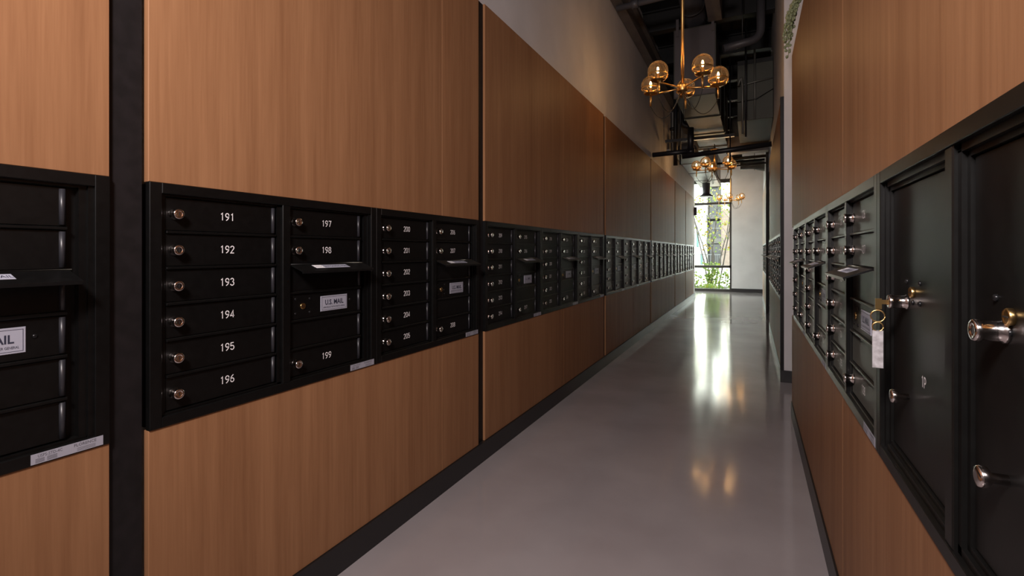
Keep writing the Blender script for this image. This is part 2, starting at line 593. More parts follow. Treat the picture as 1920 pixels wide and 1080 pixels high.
def mesh_plaque():
    w, h = 0.118, 0.051
    mb = MB().box((0, -0.0016, 0), (w, 0, h), 'plaque', 0.0008)
    for a, b in (((0.004, 0.004), (w - 0.004, 0.0048)), ((0.004, h - 0.0048), (w - 0.004, h - 0.004)),
                 ((0.004, 0.004), (0.0048, h - 0.004)), ((w - 0.0048, 0.004), (w - 0.004, h - 0.004))):
        mb.box((a[0], -0.0019, a[1]), (b[0], -0.0012, b[1]), 'plaque_ink')
    mb.text('U.S. MAIL', 0.0235, 'plaque_ink', front(w / 2, -0.0020, 0.029), 0.86, 0.022)
    mb.text('APPROVED BY THE POSTMASTER GENERAL', 0.0072, 'plaque_ink', front(w / 2, -0.0020, 0.0122), 0.70)
    return mb


def mesh_sticker():
    w, h = 0.120, 0.0205
    mb = MB().box((0, -0.0004, 0), (w, 0, h), 'sticker')
    mb.text('USPS-STD-4C', 0.0085, 'grey_ink', front(0.030, -0.0006, h - 0.0055), 0.80)
    for i in range(4):
        mb.box((0.007, -0.0006, 0.0022 + 0.0022 * i), (0.021, -0.0003, 0.0031 + 0.0022 * i), 'grey_ink')
        mb.box((0.025, -0.0006, 0.0022 + 0.0022 * i), (0.041, -0.0003, 0.0031 + 0.0022 * i), 'grey_ink')
    mb.text('FLORENCE', 0.0085, 'grey_ink', front(0.088, -0.0006, h - 0.0055), 0.95, 0.01)
    for i in range(3):
        mb.box((0.074, -0.0006, 0.0024 + 0.0026 * i), (0.106, -0.0003, 0.0031 + 0.0026 * i), 'grey_ink')
    return mb


def mesh_brass_lock():
    tf = Matrix.Rotation(PI / 2, 4, 'X')
    mb = MB().lathe([(0.0098, 0), (0.0098, 0.0026), (0.0082, 0.0036), (0.0074, 0.0030)], 'brass_lock', 18, tf)
    mb.box((-0.0055, -0.0036, -0.0007), (0.0055, -0.0029, 0.0007), 'hole')
    return mb


def mesh_screw(r=0.0048):
    return MB().lathe([(r, 0), (r * 0.85, 0.0016), (r * 0.4, 0.0026)], 'screw', 12, Matrix.Rotation(PI / 2, 4, 'X'))


ME = {
    'frame': mesh_frame().mesh('frame'), 'body': mesh_body().mesh('cabinet_body'),
    'ledge1': mesh_ledge(D1[1] - D1[0]).mesh('ledge'), 'ledge2': mesh_ledge(D2[1] - D2[0]).mesh('ledge'),
    'door1': mesh_door(D1[1] - D1[0]).mesh('door'), 'door2': mesh_door(D2[1] - D2[0]).mesh('door'),
    'lock': mesh_lock().mesh('lock'), 'flap': mesh_flap(D2[1] - D2[0] + 0.004).mesh('mail_flap'),
    'flap_label': mesh_flap_label().mesh('flap_label'), 'plaque': mesh_plaque().mesh('mail_plaque'),
    'sticker': mesh_sticker().mesh('sticker'), 'brass': mesh_brass_lock().mesh('brass_lock'),
    'screw': mesh_screw().mesh('screw'),
}


def arc(cx, cy, rx, ry, a0, a1, n=8):
    return [(cx + rx * math.cos(math.radians(a0 + (a1 - a0) * i / n)), cy + ry * math.sin(math.radians(a0 + (a1 - a0) * i / n))) for i in range(n + 1)]


# engraved single-stroke numerals on a cell 0.56 wide and 1 high
STROKES = {
    '0': [arc(.28, .72, .24, .24, 0, 180) + arc(.28, .28, .24, .24, 180, 360) + [(.52, .72)]],
    '1': [[(.14, .80), (.32, .97), (.32, .03)]],
    '2': [arc(.28, .72, .23, .24, 170, -20) + [(.05, .04), (.53, .04)]],
    '3': [arc(.26, .74, .21, .22, 165, -80) , arc(.26, .28, .25, .25, 85, -165)],
    '4': [[(.40, .03), (.40, .97), (.03, .28), (.55, .28)]],
    '5': [[(.48, .96), (.10, .96), (.07, .56)] + arc(.27, .32, .25, .28, 125, -160)],
    '6': [arc(.28, .28, .23, .25, 0, 360, 14), [(.05, .30), (.10, .62), (.25, .84), (.44, .97)]],
    '7': [[(.04, .96), (.52, .96), (.20, .03)]],
    '8': [arc(.28, .74, .20, .22, 0, 360, 14), arc(.28, .27, .24, .25, 0, 360, 14)],
    '9': [arc(.28, .72, .23, .25, 0, 360, 14), [(.51, .70), (.46, .38), (.31, .16), (.12, .03)]],
    'P': [[(.06, .03), (.06, .96), (.30, .96)] + arc(.30, .71, .22, .25, 90, -90) + [(.06, .46)]],
}


def digits(body, h, hw=0.062):
    """numerals as flat ribbons facing -y, centred"""
    mb = MB()
    x0 = -0.5 * (0.70 * len(body) - 0.14)
    for ch in body:
        for line in STROKES[ch]:
            n = len(line)
            V, F = [], []
            for i, p in enumerate(line):
                a, b = Vector(line[max(i - 1, 0)]), Vector(line[min(i + 1, n - 1)])
                if 0 < i < n - 1:
                    d1, d2_ = (Vector(p) - a).normalized(), (b - Vector(p)).normalized()
                    d = (d1 + d2_).normalized()
                    k = 1 / max(0.55, d.dot(d1))
                else:
                    d, k = (b - a).normalized(), 1
                nx, ny = -d.y * hw * k, d.x * hw * k
                for sg in (1, -1):
                    V.append(((x0 + p[0] + sg * nx) * h, 0, (p[1] - 0.5 + sg * ny) * h))
            for i in range(n - 1):
                F.append((2 * i, 2 * i + 1, 2 * i + 3, 2 * i + 2))
            mb.add(V, F, 'ink')
        x0 += 0.70
    return mb


def number_mesh(n):
    return digits(str(n), 0.0205).mesh('number')


def mailbox_unit(x, sgn, y_left, first, label, group):
    """a recessed unit of nine numbered doors; y_left is its left edge as seen by someone facing it"""
    W = UW
    root = thing('mailbox_unit', label, 'mailbox', (x, y_left, ZB), PI / 2 if sgn > 0 else -PI / 2, group)
    obj('frame', ME['frame'], root)
    obj('cabinet_body', ME['body'], root)
    slots = [(D1[0], 'door1', 5 - i, first + i) for i in range(6)]
    slots += [(D2[0], 'door2', 5, first + 6), (D2[0], 'door2', 4, first + 7), (D2[0], 'door2', 0, first + 8)]
    for dx, dm, row, num in slots:
        d = obj('door', ME[dm], root, (dx, 0, FR + P * row))
        obj('lock', ME['lock'], d, (0.020, 0.0116, P * 0.5))
        nx = 0.158 if dm == 'door1' else 0.150
        obj('number', number_mesh(num), d, (nx, 0.0111, P * 0.52))
    for row in range(1, 6):
        obj('ledge', ME['ledge1'], root, (D1[0], 0, FR + P * row))
        if row != 4:
            obj('ledge', ME['ledge2'], root, (D2[0], 0, FR + P * row))
    fl = obj('mail_flap', ME['flap'], root, (D2[0] - 0.002, 0, FR + P * 4))
    obj('flap_label', ME['flap_label'], fl, (0.070, 0, 0))['label'] = 'silver outgoing mail label'
    obj('slot_panel', ME['door2'], root, (D2[0], 0, FR + P * 3))
    pn = obj('master_panel', ME['door2'], root, (D2[0], 0, FR + P * 2))
    obj('mail_plaque', ME['plaque'], pn, (0.124, 0.0115, P * 0.5 - 0.0255))['label'] = 'silver mail plaque'
    obj('brass_lock', ME['brass'], pn, (0.052, 0.0115, P * 0.5))
    for sx, sz in ((0.025, 0.024), (0.025, -0.022), (0.080, 0.022), (0.080, -0.022), (0.256, 0.004)):
        obj('screw', ME['screw'], pn, (sx, 0.0116, P * 0.5 + sz))
    obj('blank_panel', ME['door2'], root, (D2[0], 0, FR + P * 1))
    obj('maker_sticker', ME['sticker'], root, (W - 0.134, -0.0041, 0.0025))['label'] = 'silver maker sticker'
    return root


ORD = ['first', 'second', 'third', 'fourth', 'fifth', 'sixth']
num = 182
first_bay = True
bay_names = ['', '', 'in the bay right of the black reveal', 'in third full bay of left wall', 'in fourth full bay of left wall',
             'in last but one bay of left wall', 'in last left bay before window']
for bi, (y0, n) in enumerate(LEFT_BAYS):
    for k in range(n):
        if bi == 0 and k == 0:
            continue                                # outside the picture
        yl = y0 + k * UW
        if bi == 0:
            lab = 'black mailbox unit cut off by the left picture edge, left of the wide black strip'
        elif bi == 1:
            lab = 'black mailbox unit with doors %d to %d, %s' % (num, num + 8, 'nearest one shown whole' if k == 0 else 'right beside the thin black reveal')
        else:
            lab = '%s mailbox unit, %d to %d, %s' % (ORD[k], num, num + 8, bay_names[bi])
        mailbox_unit(XL, 1, yl, num, lab, 'mailbox units along the left wall')
        num += 9

for k, yl in enumerate((3.610, 2.832, 2.054)):
    lab = ['black mailbox unit farthest along the near right wall, by the white wall end',
           'black mailbox unit in the middle of the three on the near right wall',
           'black mailbox unit on the right wall, directly beside the tall parcel lockers'][k]
    mailbox_unit(XR, -1, yl, 102 + 9 * k, lab, 'mailbox units along the near right wall')
for k in range(4):
    lab = 'black mailbox unit, %s from the camera beyond the white wall end on the right' % ORD[k]
    mailbox_unit(0.225, -1, 4.850 + UW * (k + 1), 93 - 9 * k, lab, 'mailbox units beyond the white wall end')
for k in range(4):
    lab = 'black mailbox unit, %s from the camera beyond the thin black post on the right' % ORD[k]
    mailbox_unit(0.225, -1, 9.13 + UW * (k + 1), 57 - 9 * k, lab, 'mailbox units beyond the black post')

# ------------------------------------------------------------------ parcel lockers (right edge of the picture)
pl = thing('parcel_locker_unit', 'black unit of two tall parcel locker doors at the right picture edge', 'parcel locker', (XR, 1.276, ZB), -PI / 2)
fm = MB()
fm.box((0.0006, -0.004, 0), (0.028, 0.012, H), 'locker', 0.0012)
fm.box((UW - 0.028, -0.004, 0), (UW, 0.012, H), 'locker', 0.0012)
fm.box((0.028, -0.004, 0), (UW - 0.028, 0.012, 0.0246), 'locker', 0.0012)
fm.box((0.028, -0.004, H - 0.0246), (UW - 0.028, 0.012, H), 'locker', 0.0012)
fm.box((0.4005, -0.002, 0.0246), (0.430, 0.012, H - 0.0246), 'locker', 0.002)
fm.build('frame', pl)
bm_ = MB()
bm_.box((0.004, 0.030, 0.004), (UW - 0.004, 0.045, H - 0.004), 'locker')
for a, b, y in ((0.0279, 0.040, 0.004), (0.040, 0.052, 0.010), (0.388, 0.4004, 0.006), (0.4301, 0.442, 0.004), (0.442, 0.452, 0.010), (UW - 0.042, UW - 0.028, 0.004)):
    bm_.box((a, y, 0.0246), (b, 0.032, H - 0.0246), 'locker')
for z0, z1, y in ((0.0247, 0.036, 0.004), (0.036, 0.044, 0.010), (H - 0.036, H - 0.0247, 0.004), (H - 0.044, H - 0.036, 0.010)):
    bm_.box((0.052, y, z0), (UW - 0.042, 0.032, z1), 'locker')
bm_.build('cabinet_body', pl)
big = mesh_lock().mesh('lock')
knob = MB().lathe([(0.006, 0), (0.006, 0.014), (0.0115, 0.018), (0.0125, 0.024), (0.0110, 0.027), (0.006, 0.028)], 'chrome', 20, Matrix.Rotation(PI / 2, 4, 'X')).mesh('knob')
for (a, b), nm, lx, lz, bx, bz, nx_, nz_, dx_ in (((0.0535, 0.387), '1P', 0.100, 1.014, 0.136, 1.034, 0.105, 0.841, 0.0),
                                                  ((0.4535, UW - 0.0435), '2P', 0.086, 1.016, 0.100, 1.034, 0.090, 0.851, -0.036)):
    d = MB().box((0, 0.014, 0), (b - a, 0.0295, H - 0.090), 'locker', 0.0015).build('locker_door', pl, (a, 0, 0.045))
    zz = lambda z: z - ZB - 0.045
    lk = obj('lock', big, d, (lx, 0.0141, zz(lz)), (0, 0, 0))
    lk.scale = (1.0, 1.25, 1.0)
    obj('brass_lock', ME['brass'], d, (bx, 0.0141, zz(bz))).scale = (1.0, 1.8, 1.0)
    obj('knob', knob, d, (nx_, 0.0141, zz(nz_)))['label'] = 'small chrome knob'
    for sx, sz in ((0.098, 1.052), (0.174, 1.052), (0.132, 1.016), (0.174, 1.0175)):
        obj('screw', ME['screw'], d, (sx + dx_, 0.0141, zz(sz))).scale = (1.0, 1.6, 1.0)
    digits(nm, 0.019).build('number', d, (0.193, 0.0135, zz(0.889)))
# the key with its ring and tag, left in the far locker's lock
kx, ky, kz = XR + 0.014 - 0.026, 1.276 - 0.1535, 1.013
kt = thing('hanging_key', 'brass key with grey plastic tag left hanging in a parcel locker lock', 'key', (kx - 0.019, ky, kz))
mb = MB().box((-0.002, -0.0012, -0.0045), (0.022, 0.0012, 0.0035), 'brass_lock')
mb.box((-0.004, -0.0014, -0.014), (0.006, 0.0014, 0.006), 'brass_lock')
mb.build('key', kt)


def ring(cx, cz, r, t, mt, n=18):
    pts = [(cx + r * math.cos(2 * PI * k / n), 0.0, cz + r * math.sin(2 * PI * k / n)) for k in range(n + 1)]
    return MB().tube(pts, t, mt, 6)


ring(0.0, -0.027, 0.0110, 0.0013, 'brass_lock').build('key_ring', kt)
ring(0.0, -0.047, 0.0085, 0.0013, 'brass_lock').build('key_ring', kt)
MB().box((-0.0085, -0.0012, -0.124), (0.0085, 0.0012, -0.054), 'tag', 0.0006).build('key_tag', kt)['label'] = 'clear grey plastic tag'

# ------------------------------------------------------------------ chandeliers
GR = 0.080
globe_me = MB().sphere((0, 0, 0), GR, 'globe', 28, 18).mesh('globe')
cup = MB().lathe([(0.0775, -0.036), (0.0785, -0.034), (0.0785, -0.022), (0.0775, -0.020), (0.0762, -0.022), (0.0762, -0.034), (0.0775, -0.036)], 'brass', 28, caps=False)
cup.lathe([(0.004, -0.087), (0.030, -0.086), (0.056, -0.074), (0.058, -0.070), (0.055, -0.070), (0.030, -0.081), (0.004, -0.082)], 'brass', 28, caps=False)
for q in range(3):
    aa = 2 * PI * q / 3 + 0.4
    cup.tube([(0.057 * math.cos(aa), 0.057 * math.sin(aa), -0.073), (0.070 * math.cos(aa), 0.070 * math.sin(aa), -0.055), (0.0785 * math.cos(aa), 0.0785 * math.sin(aa), -0.028)], 0.0045, 'brass', 6)
cup_me = cup.mesh('holder_cup')
stem_me = MB().tube([(0, 0, -0.082), (0, 0, -0.185)], 0.0085, 'brass', 10).mesh('drop_stem')
bulb_me = MB().sphere((0, 0, 0.006), 0.0088, 'bulb', 14, 10, 3.1).mesh('bulb')
sock_me = MB().lathe([(0.018, -0.078), (0.018, -0.045), (0.012, -0.040), (0.012, -0.022)], 'brass', 14).mesh('socket')
hub_me = MB().lathe([(0.012, 0.05), (0.012, 0.03), (0.04, 0.028), (0.042, 0.02), (0.042, -0.022), (0.038, -0.03), (0.02, -0.034), (0.006, -0.06)][::-1], 'brass', 24).mesh('hub')
RAD = 0.285


def chandelier(loc, base_deg, rod, label, power, hang=0.0):
    yaw = math.atan2(-loc[0], loc[1])
    root = thing('chandelier', label, 'chandelier', loc, 0, 'globe chandeliers down the corridor')
    obj('hub', hub_me, root)
    MB().tube([(0, 0, 0.03), (0, 0, rod)], 0.0125, 'brass', 12).build('rod', root)
    MB().lathe([(0.065, rod - 0.02), (0.065, rod)], 'brass', 24).build('canopy', root)
    if hang:
        MB().tube([(0, 0, rod), (0, 0, rod + hang)], 0.008, 'pipe_black', 8).build('hanger', root)
    for k in range(5):
        a = math.radians(base_deg + 72 * k)
        # angles run from the camera's right towards the camera
        dx, dy = math.cos(yaw), math.sin(yaw)
        fx, fy = math.sin(yaw), -math.cos(yaw)
        ux, uy = math.cos(a) * dx + math.sin(a) * fx, math.cos(a) * dy + math.sin(a) * fy
        gx, gy, gz = ux * RAD, uy * RAD, 0.088
        arm = MB().tube([(ux * 0.03, uy * 0.03, 0), (ux * (RAD - 0.0), uy * (RAD - 0.0), 0)], 0.0075, 'brass', 10)
        arm = arm.build('arm', root)
        obj('holder_cup', cup_me, arm, (gx, gy, gz))
        obj('drop_stem', stem_me, arm, (gx, gy, gz))
        g = obj('globe', globe_me, root, (gx, gy, gz))
        g['label'] = 'amber glass globe'
        obj('bulb', bulb_me, g)
        obj('socket', sock_me, g)
        p0 = Vector((gx, gy, gz - 0.185)); p1 = Vector((ux * 0.02, uy * 0.02, -0.03))
        n = 14
        pts = []
        for i in range(n + 1):
            t = i / n
            q = p0.lerp(p1, t)
            q.z -= 0.62 * t * (1 - t)
            pts.append(q)
        MB().tube(pts, 0.0032, 'cord', 6).build('cord', root)
        l = bpy.data.lights.new('bulb_light', 'POINT')
        l.energy = power
        l.color = (1.0, 0.58, 0.25)
        l.shadow_soft_size = 0.012
        lo = bpy.data.objects.new('bulb_light', l)
        COL.objects.link(lo)
        lo.parent = root
        lo.location = (gx, gy, gz + 0.052)
    return root


chandelier((-0.518, 4.28, 2.47), 59, CEIL - 2.47, 'nearest brass chandelier with five amber glass globes on a long rod', 0.8)
chandelier((-0.553, 8.70, 2.47), 46, 2.80 - 2.47, 'middle brass chandelier with five amber globes hanging under the grey duct', 0.8, 0.084)
chandelier((-0.505, 14.10, 2.47), 24, CEIL - 2.47, 'farthest brass chandelier with five globes in front of the window', 0.8)

# ------------------------------------------------------------------ ducts, pipes and beams under the black ceiling
def ringbox(x0, x1, y0, y1, z0, z1, t, mt, left=True):
    """a flange standing t proud of a rectangular duct"""
    mb = MB().box((x0 - t, y0, z0 - t), (x1 + t, y1, z0 - 0.0005), mt).box((x0 - t, y0, z1 + 0.0005), (x1 + t, y1, z1 + t), mt)
    if left:
        mb.box((x0 - t, y0, z0), (x0 - 0.0005, y1, z1), mt)
    return mb.box((x1 + 0.0005, y0, z0), (x1 + t, y1, z1), mt)


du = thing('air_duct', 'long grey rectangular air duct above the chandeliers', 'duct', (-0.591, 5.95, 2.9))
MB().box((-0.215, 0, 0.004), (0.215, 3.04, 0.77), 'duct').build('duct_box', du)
MB().box((-0.214, 0.002, 0.0), (0.214, 3.039, 0.0038), 'duct_shaded').build('shaded_underside', du)['label'] = 'olive underside with shade in its colour'
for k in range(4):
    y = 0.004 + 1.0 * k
    ringbox(-0.215, 0.215, y - 0.004, y + 0.03, 0.0, 0.77, 0.012, 'duct_shaded').build('flange', du)
for sx in (0.18, -0.2):
    MB().box((sx, -0.012, 0.70), (sx + 0.03, -0.001, 0.90), 'duct').build('hanger_strap', du)
d2 = thing('air_duct', 'low grey duct with seamed underside along the left wall near the window', 'duct', (-1.035, 9.05, 2.88))
MB().box((-0.24, 0, 0), (0.265, 5.3, 0.7), 'galv').build('duct_box', d2)
for k in range(5):
    ringbox(-0.24, 0.265, 0.02 + 1.3 * k, 0.05 + 1.3 * k, 0.0, 0.70, 0.010, 'galv', left=False).build('flange', d2)
bh = thing('duct_bulkhead', 'olive grey panelled bulkhead with black underside by the right wall', 'bulkhead', (0.03, 7.0, 2.80))
MB().box((-0.20, 0, 0.0), (0.21, 1.4, 0.78), 'deck').build('housing', bh)
MB().box((-0.20, -0.02, 0.0), (0.0, -0.001, 0.72), 'duct_green', 0.004).build('panel', bh)
MB().box((0.004, -0.02, 0.0), (0.21, -0.001, 0.72), 'duct_green', 0.004).build('panel', bh)
MB().tube([(0.002, -0.035, 0.0), (0.002, -0.035, 0.9)], 0.012, 'conduit', 8).build('conduit', bh)
MB().tube([(-0.20, -0.03, 0.45), (-0.12, -0.032, 0.455), (0.0, -0.055, 0.47), (0.21, -0.03, 0.50)], 0.010, 'conduit', 8).build('conduit', bh)
MB().tube([(-0.2, -0.03, 0.24), (0.02, -0.06, 0.25), (0.21, -0.03, 0.36)], 0.005, 'cord', 6).build('cable', bh)
tag(wbox(MB(), -0.44, -0.30, 2.0, 5.94, 3.70, 3.92, 'steel').build('steel_beam'), 'grey brown steel beam running above the near chandelier to the duct', 'beam')
tag(wbox(wbox(wbox(MB(), -1.29, -1.19, 1.0, 9.0, 3.66, 3.70, 'steel'), -1.25, -1.235, 1.0, 9.0, 3.70, 3.90, 'steel'), -1.29, -1.19, 1.0, 9.0, 3.90, 3.94, 'steel').build('steel_beam'),
    'long brown steel beam along the top of the left wall', 'beam')
tag(wbox(wbox(MB(), -0.36, 0.24, 8.72, 8.80, 2.72, 2.98, 'steel'), -0.36, 0.24, 8.66, 8.86, 2.71, 2.72, 'steel').build('steel_beam'), 'short brown steel beam behind the olive bulkhead', 'beam')
pg = thing('ceiling_pipe', 'grey pipe crossing the ceiling by the left wall beam', 'pipe', (-1.2, 5.0, 3.61))
MB().tube([(-0.05, 0, 0), (1.0, 0.0, 0.03)], 0.030, 'pipe_grey', 14).build('pipe', pg)
MB().tube([(0.10, 0, 0.003), (0.17, 0, 0.005)], 0.042, 'pipe_grey', 14).build('coupling', pg)
MB().tube([(0.135, 0, 0.02), (0.135, 0, 0.6)], 0.006, 'pipe_black', 8).build('hanger_rod', pg)


def bend(pts, r, n=6):
    """polyline with rounded corners"""
    pts = [Vector(p) for p in pts]
    out = [pts[0]]
    for i in range(1, len(pts) - 1):
        a = (pts[i - 1] - pts[i]).normalized() * r
        b = (pts[i + 1] - pts[i]).normalized() * r
        for k in range(n + 1):
            t = k / n
            out.append(pts[i] + a * (1 - t) ** 2 + b * t ** 2)
    out.append(pts[-1])
    return out


dp = thing('drain_pipe', 'dark drain pipe with an elbow high by the right wall', 'pipe', (0.06, 6.3, 3.5))
MB().tube(bend([(0.03, 0, 0.75), (0.03, 0, 0.06), (-0.36, -0.1, -0.03)], 0.12), 0.045, 'pipe_grey', 14).build('pipe', dp)
MB().tube([(-0.16, -0.05, 0.02), (-0.16, -0.05, 0.75)], 0.006, 'pipe_black', 8).build('hanger_rod', dp)
tag(MB().tube(bend([(-0.16, 6.85, 3.22), (-0.12, 6.85, 3.33), (-0.11, 6.85, 3.2), (-0.105, 6.85, 2.6)], 0.04), 0.013, 'conduit', 8).build('hooked_conduit'),
    'thin vertical conduit with a hooked top left of the olive bulkhead', 'conduit')
tag(MB().tube([(-0.07, 6.86, CEIL), (-0.07, 6.86, 2.56)], 0.012, 'pipe_black', 8).build('hanger_rod'), 'black vertical rod beside the hooked conduit', 'rod')
rd = thing('round_duct', 'dark round duct sloping into the top of the grey duct', 'duct', (-0.63, 6.35, 3.86))
MB().tube([(0.0, 0.1, 0.08), (0.0, 0.0, 0.12), (-0.05, -0.9, 0.42)], 0.13, 'pipe_grey', 20).build('pipe', rd)
for t in (0.15, 0.5, 0.85):
    a = Vector((0, 0, 0.12)).lerp(Vector((-0.05, -0.9, 0.42)), t)
    MB().tube([a, a + Vector((-0.002, -0.03, 0.01))], 0.137, 'pipe_grey', 20).build('band', rd)

cp = thing('cross_pipe', 'black pipe spanning the corridor at the top of the panelling', 'pipe', (-1.28, 7.2, 2.50))
MB().tube([(0.0, 0, 0), (0.56, -0.03, 0.005)], 0.034, 'pipe_black', 12).build('pipe', cp)
MB().tube([(0.42, -0.14, -0.085), (1.505, -0.14, -0.015)], 0.034, 'pipe_black', 12).build('pipe', cp)
MB().tube([(0.52, -0.05, 0.0), (0.52, -0.05, 0.32)], 0.042, 'pipe_black', 12).build('riser', cp)
MB().tube([(0.47, -0.03, 0.0), (0.57, -0.03, 0.0)], 0.046, 'pipe_black', 12).build('coupling', cp)
tp = thing('trapeze_strut', 'black trapeze strut slung under the grey duct', 'strut', (-0.59, 7.9, 2.85))
MB().box((-0.62, -0.03, -0.045), (0.36, 0.03, -0.002), 'pipe_black').build('strut', tp)
for sx in (-0.40, 0.30):
    MB().tube([(sx, 0, -0.40), (sx, 0, CEIL - 2.85)], 0.011, 'pipe_black', 8).build('hanger_rod', tp)
vp = thing('black_riser_pipe', 'thick black riser pipe with elbow against the left wall', 'pipe', (-1.06, 8.35, 2.62))
MB().tube(bend([(-0.06, 0, -0.10), (-0.06, 0, 0.55), (-0.06, 0, 1.6)], 0.05), 0.035, 'pipe_black', 12).build('pipe', vp)
MB().tube(bend([(0.05, -0.1, 1.6), (0.05, -0.1, 0.52), (0.18, -0.1, 0.48)], 0.08), 0.05, 'pipe_black', 12).build('pipe', vp)
MB().tube([(-0.15, 0, 0.50), (-0.06, 0, 0.50)], 0.028, 'pipe_black', 10).build('branch', vp)
ho = thing('duct_hood', 'black half round duct hood beside the grey duct', 'duct', (-0.98, 8.72, 2.80))
hp = [(0.21 * math.cos(PI * k / 12), 0.13 * math.sin(PI * k / 12)) for k in range(13)]
V = [(x*.78, -0.12, z) for x, z in hp] + [(x*.78, 0.2, z) for x, z in hp]
F = [tuple(range(13)), tuple(reversed(range(13, 26)))] + [(k + 1, k, k + 13, k + 14) for k in range(12)] + [(0, 12, 25, 13)]
MB().add(V, F, 'pipe_black').build('hood', ho)
MB().box((-0.17, -0.14, -0.05), (0.17, 0.21, -0.001), 'pipe_grey').build('flange', ho)

# beyond the bulkhead: conduits, spiral duct and the far diffuser
for i, (z, y) in enumerate(((2.84, 9.3), (2.775, 9.6), (2.70, 9.9), (3.05, 11.6))):
    tag(MB().tube([(-0.68 if i == 3 else -0.40, y, z - 0.01), (0.24, y, z + 0.01)], 0.026 if i in (1, 3) else 0.016, 'pipe_black', 10).build('cross_conduit'),
        ['thin black conduit, topmost behind the brown beam', 'thicker black conduit, second behind the brown beam', 'thin black conduit, lowest behind the brown beam',
         'black conduit in front of the white end wall above the far panelling'][i], 'conduit', 'cross conduits by the end wall')
sd = thing('spiral_duct', 'round spiral duct with elbow dropping before the end wall', 'duct', (-0.29, 11.9, 3.02))
MB().tube([(-0.03, 0, 1.2), (-0.02, 0, 0.45), (0.0, 0, 0.18), (0.04, 0, 0.02)], 0.10, 'galv', 18).build('drop_pipe', sd)
MB().tube(bend([(0.06, 0, 0.0), (0.33, 0, 0.0), (0.50, 0.03, -0.05), (1.0, 0.08, -0.08)], 0.08), 0.105, 'galv', 20).build('branch_pipe', sd)
for z in (0.18, 0.42):
    MB().tube([(-0.01, 0, z), (-0.01, 0, z + 0.03)], 0.108, 'galv', 18).build('band', sd)
MB().tube([(0.34, 0, -0.13), (0.34, 0, 1.2)], 0.006, 'pipe_black', 6).build('hanger_rod', sd)
df = thing('duct_diffuser', 'black flared round diffuser hanging before the top of the window', 'diffuser', (-1.05, 13.4, 2.52))
MB().lathe([(0.17, 0.0), (0.165, 0.02), (0.09, 0.07), (0.085, 0.10), (0.095, 0.345)], 'pipe_grey', 24).build('cone', df)
tag(MB().box((-0.03, -0.05, 0), (0.03, 0.05, 0.20), 'pipe_black', 0.01).build('wall_sensor', None, (-1.255, 12.9, 2.02)), 'small black sensor on the end of the left wall', 'sensor')

# ------------------------------------------------------------------ window and what lies outside
win = MB()
X0, X1, Z0, Z1 = -2.78, -0.51, 0.0, 3.16
for a, b in (((X0, Z0), (X1, 0.075)), ((X0, 3.06), (X1, Z1)), ((X0, 0.67), (X1, 0.735)), ((X0, 2.45), (X1, 2.515)),
             ((X0, 0.075), (X0 + 0.06, 3.06)), ((X1 - 0.05, 0.075), (X1, 3.06)), ((-1.70, 0.075), (-1.64, 3.06))):
    win.box((a[0], 14.94, a[1]), (b[0], 15.06, b[1]), 'bronze')
wo = struct('window_1', win)
for xa, xb in ((X0 + 0.06, -1.70), (-1.64, X1 - 0.05)):
    for za, zb in ((0.075, 0.67), (0.735, 2.45), (2.515, 3.06)):
        MB().box((xa, 14.998, za), (xb, 15.004, zb), 'pane').build('pane', wo)

w2 = MB()
for a, b in (((13.0, 0.0), (14.93, 0.075)), ((13.0, 3.06), (14.93, 3.16)), ((13.0, 0.67), (14.93, 0.735)), ((13.0, 2.45), (14.93, 2.515)),
             ((13.0, 0.075), (13.06, 3.06)), ((14.87, 0.075), (14.93, 3.06))):
    w2.box((-2.9, a[0], a[1]), (-2.8, b[0], b[1]), 'bronze')
w2 = struct('window_2', w2)
for za, zb in ((0.075, 0.67), (0.735, 2.45), (2.515, 3.06)):
    MB().box((-2.854, 13.06, za), (-2.848, 14.87, zb), 'pane').build('pane', w2)

gr = struct('ground', wbox(wbox(wbox(MB(), -45, 30, 15.1, 90, -0.25, -0.06, 'paving'), -45, -2.9, 5, 15.1, -0.25, -0.06, 'paving'), -6, 2, 15.25, 17.6, -0.06, -0.02, 'soil'))

bd = thing('apartment_building', 'pale apartment building with dark balcony recess across the street', 'building', (-4, 40, -0.06))


def bpart(name, x0, x1, y0, y1, z0, z1, mt):
    return MB().box((x0 + 4, y0 - 40, z0 + 0.06), (x1 + 4, y1 - 40, z1 + 0.06), mt).build(name, bd)


bpart('facade_wall', -16, -3.12, 40, 48, -0.06, 12, 'facade')
bpart('brick_pier', -2.10, -1.2, 40, 48, -0.06, 4.3, 'brick')
bpart('upper_wall', -2.10, 2.0, 40.3, 48, 4.3, 12, 'facade')
bpart('recess_wall', -3.12, -2.10, 41.6, 42, -0.06, 6.9, 'slab')
bpart('roof_slab', -3.12, -2.10, 40, 42, 6.3, 6.9, 'slab')
for z0, z1 in ((0.1, 1.75), (2.2, 3.55), (4.0, 6.2)):
    wf = bpart('window', -3.0, -2.2, 41.5, 41.61, z0, z1, 'dark_window')
for z0, z1 in ((1.78, 2.15), (3.65, 3.92)):
    bpart('balcony_slab', -3.12, -2.10, 39.9, 41.6, z0, z1, 'slab')
for z0, z1, xa, xb in ((2.15, 2.95, -3.1, -2.12),):
    r = bpart('railing', xa, xb, 39.92, 39.96, z1 - 0.05, z1, 'rail')
    for k in range(9):
        x = xa + 0.05 + (xb - xa - 0.1) * k / 8
        MB().box((x + 4 - 0.012, -0.07, z0 + 0.06), (x + 4 + 0.012, -0.045, z1 + 0.02), 'rail').build('baluster', r)
for xa, xb, z0, z1 in ((-3.55, -3.35, 0.15, 1.0), (-3.82, -3.66, 1.5, 2.7)):
    bpart('window', xa, xb, 39.93, 40.02, z0, z1, 'teal')
